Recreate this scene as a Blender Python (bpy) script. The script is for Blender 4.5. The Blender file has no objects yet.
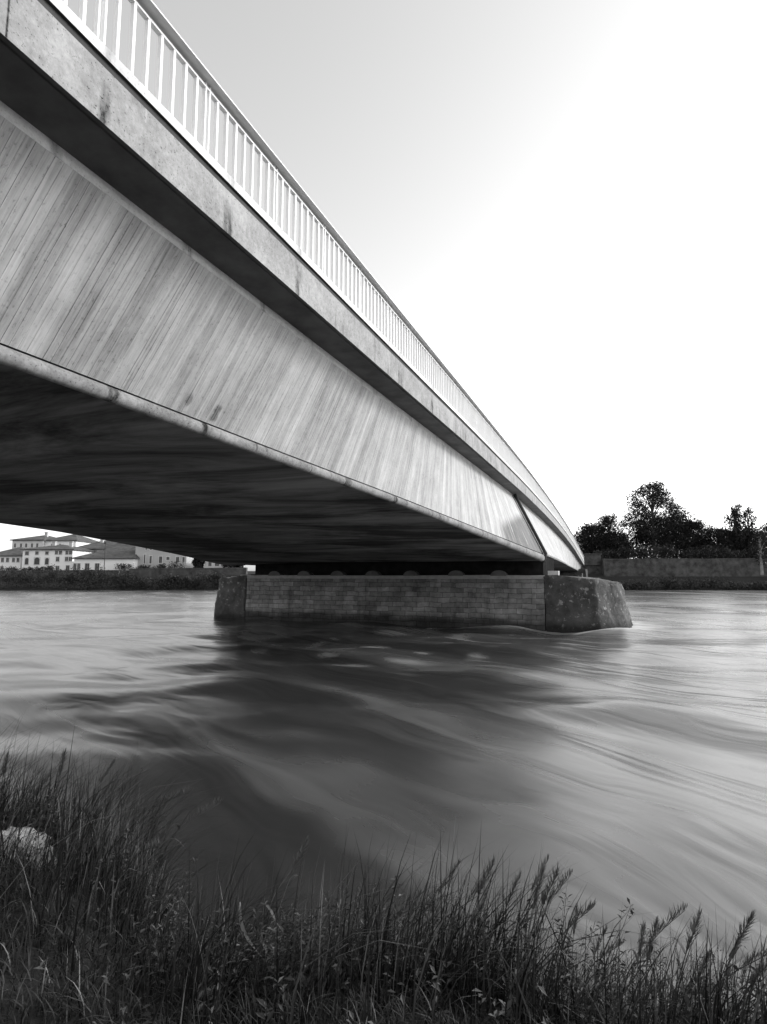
import bpy, math, random
import numpy as np
from mathutils import Vector, noise, Matrix
random.seed(4); rng = np.random.default_rng(4)
D = bpy.data; SC = bpy.context.scene; COL = SC.collection
EYE = 3.1
F = 570.0; PT = math.atan(63/F); CP, SP = math.cos(PT), math.sin(PT)

# ------------------------------------------------------------------ helpers
def at(px, py, Y):
    "world point at depth Y seen in direction of pixel"
    x = (px-383.5)/F; y = (512-py)/F
    d = (x, CP-y*SP, SP+y*CP); t = Y/d[1]
    return Vector((t*d[0], Y, EYE+t*d[2]))

def mk(name, V, Fc, m, parent=None, uv=None, smooth=False, label=None, cat=None, group=None, kind=None, loc=None):
    me = D.meshes.new(name)
    me.from_pydata([tuple(v) for v in V], [], [tuple(f) for f in Fc])
    if uv is not None:
        l = me.uv_layers.new(name='UVMap')
        vi = np.empty(len(me.loops), dtype=np.int32); me.loops.foreach_get('vertex_index', vi)
        l.data.foreach_set('uv', np.asarray(uv, dtype=np.float32)[vi].ravel())
    if smooth: me.polygons.foreach_set('use_smooth', [True]*len(me.polygons))
    me.materials.append(m)
    me.update()
    o = D.objects.new(name, me); COL.objects.link(o)
    if parent: o.parent = parent
    tag(o, label, cat, group, kind)
    if loc: o.location = loc
    return o

def tag(o, label=None, cat=None, group=None, kind=None):
    if label: o['label'] = label
    if cat: o['category'] = cat
    if group: o['group'] = group
    if kind: o['kind'] = kind

def empty(name, loc, label, cat, group=None, rz=0):
    o = D.objects.new(name, None); COL.objects.link(o); o.location = loc; o.rotation_euler[2] = rz
    o.empty_display_size = .2
    tag(o, label, cat, group); return o

class MB:
    def __init__(s): s.v = []; s.f = []; s.u = []
    def box(s, x0, x1, y0, y1, z0, z1):
        b = len(s.v)
        s.v += [(x0,y0,z0),(x1,y0,z0),(x1,y1,z0),(x0,y1,z0),(x0,y0,z1),(x1,y0,z1),(x1,y1,z1),(x0,y1,z1)]
        s.f += [(b,b+3,b+2,b+1),(b+4,b+5,b+6,b+7),(b,b+1,b+5,b+4),(b+1,b+2,b+6,b+5),(b+2,b+3,b+7,b+6),(b+3,b,b+4,b+7)]
        return s
    def poly(s, pts, faces):
        b = len(s.v); s.v += [tuple(p) for p in pts]; s.f += [tuple(b+i for i in f) for f in faces]; return s
    def tube(s, pts, rad, n=6):
        b = len(s.v); P = [Vector(p) for p in pts]
        for i, p in enumerate(P):
            t = (P[min(i+1, len(P)-1)]-P[max(i-1, 0)]).normalized()
            a = t.cross(Vector((0.3,0.1,1)) if abs(t.z) < .9 else Vector((1,0,0))).normalized(); c = t.cross(a)
            r = rad[i] if hasattr(rad, '__len__') else rad
            for k in range(n):
                q = 2*math.pi*k/n; s.v.append(tuple(p+a*(r*math.cos(q))+c*(r*math.sin(q))))
        for i in range(len(P)-1):
            for k in range(n):
                k2 = (k+1) % n
                s.f.append((b+i*n+k, b+i*n+k2, b+(i+1)*n+k2, b+(i+1)*n+k))
        s.f.append(tuple(b+k for k in range(n))[::-1]); s.f.append(tuple(b+(len(P)-1)*n+k for k in range(n)))
        return s
    def build(s, name, m, parent=None, **k): return mk(name, s.v, s.f, m, parent, **k)

def itp(tab, x):
    if x <= tab[0][0]: return tab[0][1]
    for a, b in zip(tab, tab[1:]):
        if x <= b[0]:
            t = (x-a[0])/(b[0]-a[0]); return a[1]+(b[1]-a[1])*t
    return tab[-1][1]
def smooth_tab(tab, w):
    def f(x): return sum(itp(tab, x+w*k/6)*(7-abs(k)) for k in range(-6, 7))/49.0
    return f

# ------------------------------------------------------------------ materials
class N:
    def __init__(s, name):
        s.m = D.materials.new(name); s.m.use_nodes = True; s.t = s.m.node_tree
        s.b = s.t.nodes['Principled BSDF']; s.b.inputs['Roughness'].default_value = .85
        s.b.inputs['Specular IOR Level'].default_value = .3
    def n(s, typ, **k):
        x = s.t.nodes.new(typ)
        for a, v in k.items(): setattr(x, a, v)
        return x
    def l(s, a, b): s.t.links.new(a, b)
    def setin(s, node, i, v):
        if hasattr(v, 'bl_idname') or isinstance(v, bpy.types.NodeSocket): s.l(v, node.inputs[i])
        else: node.inputs[i].default_value = v
    def math(s, op, a, b=0.0, c=None):
        x = s.n('ShaderNodeMath', operation=op); s.setin(x, 0, a); s.setin(x, 1, b)
        if c is not None: s.setin(x, 2, c)
        return x.outputs[0]
    def rng(s, v, a, b, c=0.0, d=1.0, smooth=True):
        x = s.n('ShaderNodeMapRange'); x.interpolation_type = 'SMOOTHSTEP' if smooth else 'LINEAR'
        s.setin(x, 0, v)
        for i, q in enumerate((a, b, c, d)): s.setin(x, i+1, q)
        return x.outputs[0]
    def obj(s): return s.n('ShaderNodeTexCoord').outputs['Object']
    def uv(s):
        u = s.n('ShaderNodeUVMap'); u.uv_map = 'UVMap'; return u.outputs[0]
    def scale(s, vec, sx, sy, sz):
        x = s.n('ShaderNodeMapping'); s.l(vec, x.inputs[0]); x.inputs['Scale'].default_value = (sx, sy, sz); return x.outputs[0]
    def noise(s, vec, sc, det=4, rough=.55, dist=0.0):
        x = s.n('ShaderNodeTexNoise'); s.l(vec, x.inputs['Vector']); x.inputs['Scale'].default_value = sc
        x.inputs['Detail'].default_value = det; x.inputs['Roughness'].default_value = rough; x.inputs['Distortion'].default_value = dist
        return x.outputs[0]
    def grey(s, val):
        c = s.n('ShaderNodeCombineColor')
        for i in range(3): s.setin(c, i, val)
        s.l(c.outputs[0], s.b.inputs['Base Color'])
    def bump(s, h, strength=.4, dist=.02):
        x = s.n('ShaderNodeBump'); s.l(h, x.inputs['Height']); x.inputs['Strength'].default_value = strength; x.inputs['Distance'].default_value = dist
        s.l(x.outputs[0], s.b.inputs['Normal']); return x

def mat_simple(name, g, var=.15, sc=3.0, rough=.85, bump=.2, bd=.01):
    M = N(name); o = M.obj(); a = M.noise(o, sc, 6, .6)
    M.grey(M.rng(a, .25, .75, g*(1-var), g*(1+var), False)); M.b.inputs['Roughness'].default_value = rough
    if bump: M.bump(M.noise(o, sc*6, 4), bump, bd)
    return M.m

def mat_boards():
    M = N('board_marked_concrete'); uv = M.uv()
    sp = M.n('ShaderNodeSeparateXYZ'); M.l(uv, sp.inputs[0]); u, v = sp.outputs[0], sp.outputs[1]
    W = .105
    un = M.math('DIVIDE', u, W); fl = M.math('FLOOR', un); fr = M.math('FRACT', un)
    wn = M.n('ShaderNodeTexWhiteNoise', noise_dimensions='1D'); M.l(fl, wn.inputs['W'])
    tone = M.rng(wn.outputs[0], 0, 1, -.055, .055, False); wn2 = M.n('ShaderNodeTexWhiteNoise', noise_dimensions='1D'); M.l(M.math('ADD', fl, 31.7), wn2.inputs['W'])
    dark = M.rng(wn.outputs[0], .9, 1.0, 0, -.075)
    fine = M.noise(M.scale(uv, 1, .045, 1), 26, 5, .62)
    finev = M.rng(fine, .3, .7, -.10, .10, False)
    band = M.rng(M.noise(M.scale(uv, 1, .12, 1), 1.9, 4, .6), .3, .7, -.06, .06)
    blot = M.rng(M.noise(uv, .9, 8, .72), .3, .7, -.08, .08, False)
    spk = M.rng(M.noise(M.scale(uv, 1, .5, 1), 24, 3, .7), .56, .70, 0, -.13)
    seam = M.math('MULTIPLY', M.rng(M.math('MINIMUM', fr, M.math('SUBTRACT', 1.0, fr)), .0, .07, -.24, 0), M.math('POWER', wn2.outputs[0], 1.6))
    # weep marks that start at the panel joints
    pj = M.math('FRACT', M.math('DIVIDE', u, 3.95)); pjm = M.rng(M.math('ABSOLUTE', M.math('SUBTRACT', pj, .5)), 0, .005, -.12, 0)
    sm = M.rng(M.noise(M.scale(uv, 1, .3, 1), 3.1, 3, .6), .68, .75, 0, -.06)
    wn3 = M.n('ShaderNodeTexWhiteNoise', noise_dimensions='1D'); M.l(M.math('FLOOR', M.math('DIVIDE', M.math('ADD', u, .05), .315)), wn3.inputs['W'])
    base = M.math('ADD', .395, M.rng(M.math('POWER', wn3.outputs[0], 2.5), 0, 1, .018, -.055, False))
    for t in (tone, dark, finev, band, blot, spk, seam, pjm, sm): base = M.math('ADD', base, t)
    # damp stain beside the pier joint
    edge = M.math('ADD', u, M.math('MULTIPLY', M.math('SUBTRACT', M.noise(M.scale(uv, 1, .12, 1), 3.2, 4), .5), 3.0))
    su = M.rng(edge, 25.8, 27.6); sv = M.rng(M.math('SUBTRACT', v, M.math('MULTIPLY', M.math('SUBTRACT', 34.0, u), .15)), .9, 1.5)
    upto = M.rng(u, 33.9, 34.0, 1, 0)
    st = M.math('MULTIPLY', M.math('MULTIPLY', su, sv), upto)
    wh = M.rng(M.noise(M.scale(uv, 1, .05, 1), 5.5, 3), .60, .66)
    fac = M.math('MULTIPLY', st, M.rng(wh, 0, 1, .72, -.15))
    base = M.math('MULTIPLY', base, M.math('SUBTRACT', 1.0, fac))
    low = M.math('MULTIPLY', M.rng(u, 34.0, 34.2), M.rng(M.noise(M.scale(uv, .5, .3, 1), 1.1, 4), .52, .7, 0, .35))
    base = M.math('MULTIPLY', base, M.math('SUBTRACT', 1.0, low))
    # two small leak stains low on the face
    for (a_, b_, r_) in ((7.05, 1.8, .07), (7.7, 1.86, .09)):
        du = M.math('DIVIDE', M.math('SUBTRACT', u, a_), r_); dv = M.math('DIVIDE', M.math('SUBTRACT', v, b_), r_*2.2)
        rr = M.math('ADD', M.math('MULTIPLY', du, du), M.math('MULTIPLY', dv, dv))
        base = M.math('SUBTRACT', base, M.math('MULTIPLY', M.rng(M.math('ADD', rr, M.math('MULTIPLY', M.math('SUBTRACT', M.noise(uv, 9, 4), .5), 2.2)), .1, 1.2, .2, 0), 1.0))
    M.grey(base)
    h = M.math('ADD', M.math('MULTIPLY', fine, .5), M.math('ADD', M.math('MULTIPLY', seam, 7.0), M.math('MULTIPLY', tone, 5.0)))
    M.bump(h, .55, .012); M.b.inputs['Roughness'].default_value = .72
    return M.m

def mat_fascia(g=.30, name='weathered_fascia_concrete', k=1.0):
    M = N(name); uv = M.uv(); o = M.obj()
    a = M.rng(M.noise(o, 1.3, 7, .65), .3, .7, -.10, .08, False)
    b = M.rng(M.noise(o, 14, 6, .75), .3, .7, -.08, .07, False)
    pit = M.rng(M.noise(o, 38, 3, .6), .60, .70, 0, -.18)
    drip = M.noise(M.scale(uv, 1, .16, 1), 1.5, 5, .65)
    sp = M.n('ShaderNodeSeparateXYZ'); M.l(uv, sp.inputs[0]); u, v = sp.outputs[0], sp.outputs[1]
    dm = M.math('MULTIPLY', M.rng(drip, .54, .66), M.rng(M.math('ADD', v, M.math('MULTIPLY', M.noise(uv, 5, 3), .3)), .25, .72, 1, 0))
    wt = M.math('MULTIPLY', M.rng(M.noise(M.scale(uv, 1, .08, 1), 4.3, 3, .5), .70, .74), .25)
    pj = M.math('FRACT', M.math('DIVIDE', M.math('ADD', u, 1.2), 8.0)); jn = M.rng(M.math('ABSOLUTE', M.math('SUBTRACT', pj, .5)), 0, .0022, -.25, 0)
    x = g
    for t in (a, b, pit, jn, wt, M.math('MULTIPLY', dm, -.26)): x = M.math('ADD', x, t)
    M.grey(x); M.bump(M.noise(o, 30, 5, .7), .4, .01); return M.m

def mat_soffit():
    M = N('dark_soffit_concrete'); uv = M.uv()  # soffit base kept darker than the girder sides
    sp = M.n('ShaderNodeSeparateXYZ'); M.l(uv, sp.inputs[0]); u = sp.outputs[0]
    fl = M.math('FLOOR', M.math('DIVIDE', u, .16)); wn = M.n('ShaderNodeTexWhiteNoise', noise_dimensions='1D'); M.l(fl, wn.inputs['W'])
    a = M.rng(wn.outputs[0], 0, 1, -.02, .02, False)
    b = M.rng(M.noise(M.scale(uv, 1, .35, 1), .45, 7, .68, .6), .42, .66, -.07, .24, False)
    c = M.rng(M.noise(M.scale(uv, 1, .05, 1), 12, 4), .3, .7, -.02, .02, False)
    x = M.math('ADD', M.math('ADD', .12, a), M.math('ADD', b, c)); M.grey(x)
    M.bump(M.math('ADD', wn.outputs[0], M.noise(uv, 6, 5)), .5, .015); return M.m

def mat_masonry():
    M = N('coursed_masonry'); uv = M.uv(); o = M.obj()
    wob = M.n('ShaderNodeVectorMath', operation='ADD'); nz = M.n('ShaderNodeTexNoise'); M.l(uv, nz.inputs['Vector']); nz.inputs['Scale'].default_value = 2.0
    sb = M.n('ShaderNodeVectorMath', operation='SCALE'); M.l(nz.outputs[1], sb.inputs[0]); sb.inputs['Scale'].default_value = .11
    M.l(uv, wob.inputs[0]); M.l(sb.outputs[0], wob.inputs[1])
    br = M.n('ShaderNodeTexBrick'); M.l(wob.outputs[0], br.inputs['Vector']); br.inputs['Scale'].default_value = 1.0
    br.inputs['Brick Width'].default_value = .8; br.inputs['Row Height'].default_value = .30; br.inputs['Mortar Size'].default_value = .012; br.offset = .37
    br.inputs['Mortar Smooth'].default_value = .3
    br.inputs['Color1'].default_value = (.25,)*3+(1,); br.inputs['Color2'].default_value = (.14,)*3+(1,); br.inputs['Mortar'].default_value = (.05,)*3+(1,)
    bw = M.n('ShaderNodeRGBToBW'); M.l(br.outputs[0], bw.inputs[0])
    a = M.rng(M.noise(o, .7, 7, .65), .3, .7, .5, 1.55, False); b = M.rng(M.noise(o, 5, 6, .7), .3, .7, .8, 1.2, False)
    drip = M.rng(M.noise(M.scale(uv, 1, .25, 1), 1.6, 5, .6), .5, .7, 1, .62)
    gp = M.n('ShaderNodeNewGeometry'); sp = M.n('ShaderNodeSeparateXYZ'); M.l(gp.outputs['Position'], sp.inputs[0])
    wet = M.rng(M.math('ADD', sp.outputs[2], M.math('MULTIPLY', M.noise(M.scale(o, .25, .25, .4), 1.3, 3), -.9)), -.15, .35, .2, 1)
    x = M.math('MULTIPLY', bw.outputs[0], a)
    for t in (b, drip, wet): x = M.math('MULTIPLY', x, t)
    M.grey(x)
    M.bump(M.math('ADD', M.math('MULTIPLY', br.outputs['Fac'], -1.2), M.noise(o, 7, 5, .7)), .8, .04); return M.m

def mat_rubble():
    M = N('rough_mossy_stone'); o = M.obj()
    a = M.noise(o, 1.1, 8, .72); v = M.n('ShaderNodeTexVoronoi'); M.l(o, v.inputs['Vector']); v.inputs['Scale'].default_value = 2.4
    li = M.rng(M.noise(o, 3.3, 6, .7), .55, .68, 0, .22)
    gp = M.n('ShaderNodeNewGeometry'); sp = M.n('ShaderNodeSeparateXYZ'); M.l(gp.outputs['Position'], sp.inputs[0])
    wet = M.rng(sp.outputs[2], .1, .6, .25, 1)
    x = M.math('MULTIPLY', M.math('ADD', M.rng(a, .3, .7, .025, .10, False), li), wet)
    M.grey(x); M.bump(M.math('ADD', M.noise(o, 5, 7, .75), v.outputs[0]), .9, .08); return M.m

def mat_water():
    M = N('silky_river_water'); uv = M.uv(); o = M.obj()
    wp = M.n('ShaderNodeTexNoise'); M.l(M.scale(uv, 1, .6, 1), wp.inputs['Vector']); wp.inputs['Scale'].default_value = .16; wp.inputs['Detail'].default_value = 3
    sc = M.n('ShaderNodeVectorMath', operation='SCALE'); M.l(wp.outputs[1], sc.inputs[0]); sc.inputs['Scale'].default_value = 5.0
    ad = M.n('ShaderNodeVectorMath', operation='ADD'); M.l(uv, ad.inputs[0]); M.l(sc.outputs[0], ad.inputs[1]); w = ad.outputs[0]
    s1 = M.noise(M.scale(w, 1, .20, 1), .33, 3, .5, .6); s2 = M.noise(M.scale(w, 1, .11, 1), 1.3, 4, .55, .5)
    s3 = M.noise(M.scale(w, 1, .35, 1), .17, 3, .5, .6)
    s4 = M.noise(M.scale(w, 1, .08, 1), 4.5, 3, .5)
    f = M.math('ADD', M.math('MULTIPLY', s1, .5), M.math('ADD', M.math('MULTIPLY', s2, .11), M.math('MULTIPLY', s3, .42)))
    fm = M.rng(f, .46, .74, 0, 1)
    at_ = M.n('ShaderNodeAttribute'); at_.attribute_name = 'foam_and_sheen'
    fo = M.math('MULTIPLY', at_.outputs['Fac'], M.rng(M.math('ADD', M.math('MULTIPLY', s2, .6), M.math('MULTIPLY', s1, .4)), .35, .65, .35, 1.1))
    M.grey(M.math('ADD', M.math('ADD', .035, M.math('MULTIPLY', fm, .13)), M.math('MULTIPLY', fo, .62)))
    M.b.inputs['IOR'].default_value = 1.5; M.b.inputs['Specular IOR Level'].default_value = .65
    M.l(M.math('ADD', M.rng(f, .4, .8, .23, .33), M.math('MULTIPLY', fo, .3)), M.b.inputs['Roughness'])
    M.bump(M.math('ADD', s1, M.math('ADD', M.math('MULTIPLY', s2, .08), M.math('MULTIPLY', s4, .006))), .4, .45)
    return M.m

def mat_leaf(name, lo, hi, trans=.25, sc=6.0):
    M = N(name); a = M.n('ShaderNodeAttribute'); a.attribute_name = 'tone'
    M.grey(M.rng(a.outputs['Fac'], 0, 1, lo, hi, False)); M.b.inputs['Roughness'].default_value = .6
    tr = M.n('ShaderNodeBsdfTranslucent'); c = M.n('ShaderNodeCombineColor')
    g = M.rng(a.outputs['Fac'], 0, 1, lo*1.2, hi*1.2, False)
    for i in range(3): M.l(g, c.inputs[i])
    M.l(c.outputs[0], tr.inputs[0]); mx = M.n('ShaderNodeMixShader'); mx.inputs[0].default_value = trans
    M.l(M.b.outputs[0], mx.inputs[1]); M.l(tr.outputs[0], mx.inputs[2]); M.l(mx.outputs[0], M.t.nodes['Material Output'].inputs[0])
    return M.m

def mat_roof():
    M = N('roof_tile'); o = M.obj(); w = M.n('ShaderNodeTexWave'); M.l(o, w.inputs[0]); w.inputs['Scale'].default_value = 1.2; w.inputs['Distortion'].default_value = .6
    bw = M.n('ShaderNodeRGBToBW'); M.l(w.outputs[0], bw.inputs[0])
    M.grey(M.math('ADD', M.rng(bw.outputs[0], 0, 1, .055, .085, False), M.rng(M.noise(o, .8, 5, .7), .3, .7, -.03, .05, False))); return M.m

BOARD = mat_boards(); FASC = mat_fascia(); COPE = mat_fascia(.62, 'pale_coping_concrete'); SOFF = mat_soffit()
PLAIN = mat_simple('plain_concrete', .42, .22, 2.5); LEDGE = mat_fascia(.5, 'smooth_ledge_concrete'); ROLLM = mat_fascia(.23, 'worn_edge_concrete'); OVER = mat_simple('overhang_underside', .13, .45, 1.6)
DARKC = mat_simple('dark_underside', .07, .5, 1.4); WHITE = mat_simple('white_rail_paint', .8, .03, 5, .45, 0)  # first: much darker base than the plain concrete
RAILM = mat_simple('grey_handrail_paint', .55, .08, 5, .5, 0)
MASON = mat_masonry(); RUBB = mat_rubble(); STONE = mat_simple('pale_stone', .33, .25, 3, .9, .5, .03)
GAP_SHADE = mat_simple('painted_gap_shade', .025, .5, 2); GAP_SHADE.node_tree.nodes['Principled BSDF'].inputs['Specular IOR Level'].default_value = 0; PIPE = mat_simple('dark_pipe_and_groove_shade', .05, .3, 3); ASPH = mat_simple('asphalt', .05, .2, 8)  # first: near-black painting the shade under the girder
SOIL = mat_simple('bank_soil', .014, .5, 4, .95, .6, .03); LAND = mat_simple('far_land', .022, .4, .15, .95, 0)
WALLS = mat_simple('stone_embankment', .06, .85, .8, .9, .5, .15)
WATER = mat_water()
PLW = mat_simple('white_plaster', .82, .1, .3, .8, 0); PLG = mat_simple('grey_plaster', .42, .12, .3, .8, 0); PLL = mat_simple('pale_plaster', .58, .12, .3, .8, 0)
ROOF = mat_roof(); SHUT = mat_simple('dark_shutter', .06, .3, 2, .6, 0); BARK = mat_simple('bark', .06, .4, 2); PBARK = mat_simple('pale_bark', .22, .4, 2)
LEAFD = mat_leaf('dark_tree_foliage', .008, .045, .12); LEAFM = mat_leaf('bush_foliage', .02, .085, .2)
GRASS = mat_leaf('bank_grass', .003, .17, .14); SEED = mat_leaf('seed_head_chaff', .04, .12, .3); DRYM = mat_simple('dry_leaf', .13, .3, 8)
ROCKM = mat_simple('pale_rock', .24, .35, 7, .85, .8, .02)

# ------------------------------------------------------------------ bridge frame (s along, o inward from the rail line)
K = .39; NN = math.hypot(1, K); C0 = 4.73
P0 = Vector((-C0/NN/NN, C0*K/NN/NN)); DV = Vector((K/NN, 1/NN)); RV = Vector((-1/NN, K/NN))
def bp(s, o, h): q = P0+DV*s+RV*o; return (q.x, q.y, EYE+h)     # h is height above the eye level
ft = smooth_tab([(-20,4.75),(0,4.92),(7,5.0),(13,5.07),(18,5.16),(35,5.40),(48,5.38),(60,5.25),(72,5.0),(90,4.45),(117,3.1),(135,2.3)], 5)
B_o = smooth_tab([(-20,1.9),(5,1.9),(10,1.6),(15,1.15),(20,.65),(25,.15),(30,-.45),(34,-1.0),(38,-1.55)], 1.5)
B_h = smooth_tab([(-20,2.62),(5,2.62),(10,2.46),(15,2.27),(20,2.02),(25,1.77),(30,1.47),(34,1.21),(38,.96)], 1.5)
R_t = smooth_tab([(-20,.22),(5,.21),(10,.21),(15,.21),(20,.25),(25,.31),(30,.37),(34,.43),(38,.49)], 1.5)
FB_h = smooth_tab([(-20,2.55),(12,2.4),(16,2.27),(20,2.1),(25,1.7),(30,1.28),(34,.85),(38,.5)], 1.5)
# the girder beyond the joint
C_o = smooth_tab([(30,-1.0),(34,-1.0),(46,-.95),(60,-.5),(80,.3),(105,.9),(135,1.0)], 2)
C_h = smooth_tab([(30,1.31),(34,1.31),(46,1.21),(60,1.24),(80,1.3),(105,1.2),(125,.9),(135,.8)], 2)
W = 21.0; OV = .65

def sweep(name, s0, s1, ds, prof, m, parent, closed=False, caps=False, smooth=False, **k):
    n = max(2, int(round((s1-s0)/ds))+1); V = []; U = []; Fc = []
    for i in range(n):
        s = s0+(s1-s0)*i/(n-1); P = prof(s); L = 0
        for j, (o, h) in enumerate(P):
            if j: L += math.hypot(o-P[j-1][0], h-P[j-1][1])
            V.append(bp(s, o, h)); U.append((s, L))
    c = len(P)
    for i in range(n-1):
        for j in range(c if closed else c-1):
            j2 = (j+1) % c; Fc.append((i*c+j, (i+1)*c+j, (i+1)*c+j2, i*c+j2))
    if caps: Fc.append(tuple(range(c))); Fc.append(tuple((n-1)*c+j for j in range(c))[::-1])
    return mk(name, V, Fc, m, parent, uv=U, smooth=smooth, **k)

S0, SJ, S1 = -16.0, 34.0, 128.0
bridge = empty('bridge', bp(34, 10, -EYE), 'long concrete road bridge with board-marked sides crossing the river on stone piers', 'bridge')
def off(o): o.parent = bridge; o.matrix_parent_inverse = Matrix.Translation(-bridge.location); return o
# deck: fascias, overhang and roadway
deck = off(sweep('deck', S0, S1, 1.5, lambda s: [(0,ft(s)-.58),(0,ft(s)),(.10,ft(s)+.001),(.10,ft(s)+.10),(.4,ft(s)+.10),(.4,ft(s)+.02),(W-.4,ft(s)+.02),(W-.4,ft(s)+.10),(W-.10,ft(s)+.10),(W-.10,ft(s)),(W,ft(s)),(W,ft(s)-.58)], FASC, None, caps=False, label='light fascia band along the deck edge with dark drip stains'))
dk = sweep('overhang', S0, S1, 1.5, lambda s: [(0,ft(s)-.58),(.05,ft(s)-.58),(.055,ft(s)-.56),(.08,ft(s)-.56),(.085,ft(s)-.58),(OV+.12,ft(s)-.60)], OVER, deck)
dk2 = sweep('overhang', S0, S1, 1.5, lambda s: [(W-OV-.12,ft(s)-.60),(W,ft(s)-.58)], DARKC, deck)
sweep('roadway', S0, S1, 3, lambda s: [(3,ft(s)+.024),(W-3,ft(s)+.024)], ASPH, deck)
sweep('painted_groove_shadow', S0, S1, 1.5, lambda s: [(.012,ft(s)+.002),(.012,ft(s)+.083),(-.024,ft(s)+.084)], PIPE, deck)  # dark strip painting the shadow in the groove under the coping
for side in (0, 1):
    def pr(s, side=side):
        P = [(-.025,ft(s)+.085),(-.025,ft(s)+.205),(.40,ft(s)+.215),(.40,ft(s)+.11),(.11,ft(s)+.09)]
        return [(W-a, b) for a, b in P] if side else P
    sweep('coping', S0, S1, .8, pr, COPE, deck, closed=True, caps=True)

def far_edge(s): return FB_h(s) if s <= 36 else C_h(s)-.5
def girder(sa, sb, bo, bh, rt, label):
    # near web ruled between the slab and the bottom edge
    def web(s):
        a = (OV-.009, ft(s)-.738); b = (bo(s), bh(s)); return [(a[0]+(b[0]-a[0])*t/5, a[1]+(b[1]-a[1])*t/5) for t in range(6)]
    g = off(sweep('girder', sa, sb, .5, web, BOARD, None, label=label))
    sweep('ledge', sa, sb, 1, lambda s: [(OV-.01,ft(s)-.60),(OV-.012,ft(s)-.738),(OV+.02,ft(s)-.739)], LEDGE, g)
    def roll(s):
        r = rt(s)/2; P = []
        for j in range(9):
            q = math.radians(95-j*24.); P.append((bo(s)+.03-r*math.cos(q)*.75*1.0 if False else bo(s)+r*.35-math.cos(q)*r*.9, bh(s)-r-.015+math.sin(q)*r))
        return P
    sweep('edge_roll', sa, sb, .5, roll, ROLLM, g, smooth=True)
    def sof(s):
        a = (bo(s)+rt(s)*.12, bh(s)-rt(s)+.02); b = (W-bo(s), far_edge(s)); return [(a[0]+(b[0]-a[0])*t/10, a[1]+(b[1]-a[1])*t/10-.0) for t in range(11)]
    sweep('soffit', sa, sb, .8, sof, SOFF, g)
    sweep('far_web', sa, sb, 1, lambda s: [(W-bo(s), far_edge(s)), (W-OV, ft(s)-.6)], BOARD, g)
    for s in (sa, sb):       # end diaphragms
        P = [(OV+.02, ft(s)-.6), (bo(s), bh(s)), (bo(s)+.1, bh(s)-rt(s)+.02), (W-bo(s), far_edge(s)), (W-OV, ft(s)-.6)]
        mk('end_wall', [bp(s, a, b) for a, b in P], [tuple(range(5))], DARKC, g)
    return g
girder(S0, SJ, B_o, B_h, R_t, 'broad board-marked concrete girder side with a rounded lower edge')
girder(SJ+.12, S1, C_o, C_h, lambda s: .12, 'smoother girder side receding beyond the joint')
# drain pipe down the joint
dpb = MB(); o0, h0 = OV, ft(SJ)-.62; o1, h1 = B_o(SJ), B_h(SJ)
dpb.tube([bp(SJ+.06, o0-.12+(o1-o0-.05)*t, h0+(h1-h0)*t) for t in np.linspace(0, 1, 7)]+[bp(SJ+.06, o1-.12, h1-.12), bp(SJ+.06, o1+.02, h1-.5)], .10, 8)
pipe = off(dpb.build('drain_pipe', PIPE, None, smooth=True)); 
# railing
def railz(s): return ft(s)+.21
RO = .06
rl = MB()
def strip(mb, s0, s1, ds, oa, ob, ha, hb):
    n = int((s1-s0)/ds)+1
    for i in range(n):
        s = s0+(s1-s0)*i/(n-1)
        b = len(mb.v); mb.v += [bp(s,oa,ft(s)+ha), bp(s,ob,ft(s)+ha), bp(s,ob,ft(s)+hb), bp(s,oa,ft(s)+hb)]
        if i:
            for j in range(4): mb.f.append((b-4+j, b+j, b+(j+1)%4, b-4+(j+1)%4))
        else: mb.f.append((b,b+1,b+2,b+3))
    mb.f.append((b+3,b+2,b+1,b))
strip(rl, S0, S1, 1.2, RO-.135, RO+.09, 1.178, 1.19)
railing = off(rl.build('railing', RAILM, None, label='white steel parapet railing of upright bars under a flat grey handrail'))
cb = MB(); strip(cb, S0, S1, 1.2, RO-.028, RO+.03, 1.098, 1.128); cb.build('top_channel', WHITE, railing)
cb = MB(); strip(cb, S0, S1, 1.2, RO-.139, RO-.1355, 1.176, 1.194); cb.build('rail_lip', WHITE, railing)
cb = MB(); strip(cb, S0, S1, 1.2, RO-.02, RO+.02, .235, .262); cb.build('bottom_rail', WHITE, railing)
SP0 = 6.90; PS = 1.59; SB = PS/8
def bar_box(mb, s, ws, wo, ha, hb, so=0):
    V = []
    for h in (ha, hb):
        for a, b in ((-1,-1),(1,-1),(1,1),(-1,1)): V.append(bp(s+so+a*ws/2, RO+b*wo/2, ft(s)+h))
    mb.poly(V, [(0,1,2,3),(7,6,5,4),(0,4,5,1),(1,5,6,2),(2,6,7,3),(3,7,4,0)])
ss = []; k = -20
posts = []
for i in range(-15, 78):
    s = SP0+i*PS
    if S0 < s < S1: posts.append(s)
vis = [s for s in posts if s > 3]
pstuff = MB()
for s in posts:
    if s < 2.5: 
        for d in (-.035, .035): bar_box(pstuff, s, .022, .05, .2, 1.175, d)
    else:
        m = MB()
        for d in (-.038, .038): bar_box(m, s, .024, .052, .2, 1.175, d)
        m.build('post', WHITE, railing)
pstuff.build('post', WHITE, railing, kind='stuff')
cnt = 0; bst = MB()
for s in posts:
    for j in range(1, 8):
        q = s+j*SB
        if q > S1: continue
        if q > 4.5 and cnt < 99:
            m = MB(); bar_box(m, q, .036, .05, .24, 1.095); m.build('baluster', WHITE, railing); cnt += 1
        else: bar_box(bst, q, .036, .05, .24, 1.095)
bst.build('baluster', WHITE, railing, kind='stuff')

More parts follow.
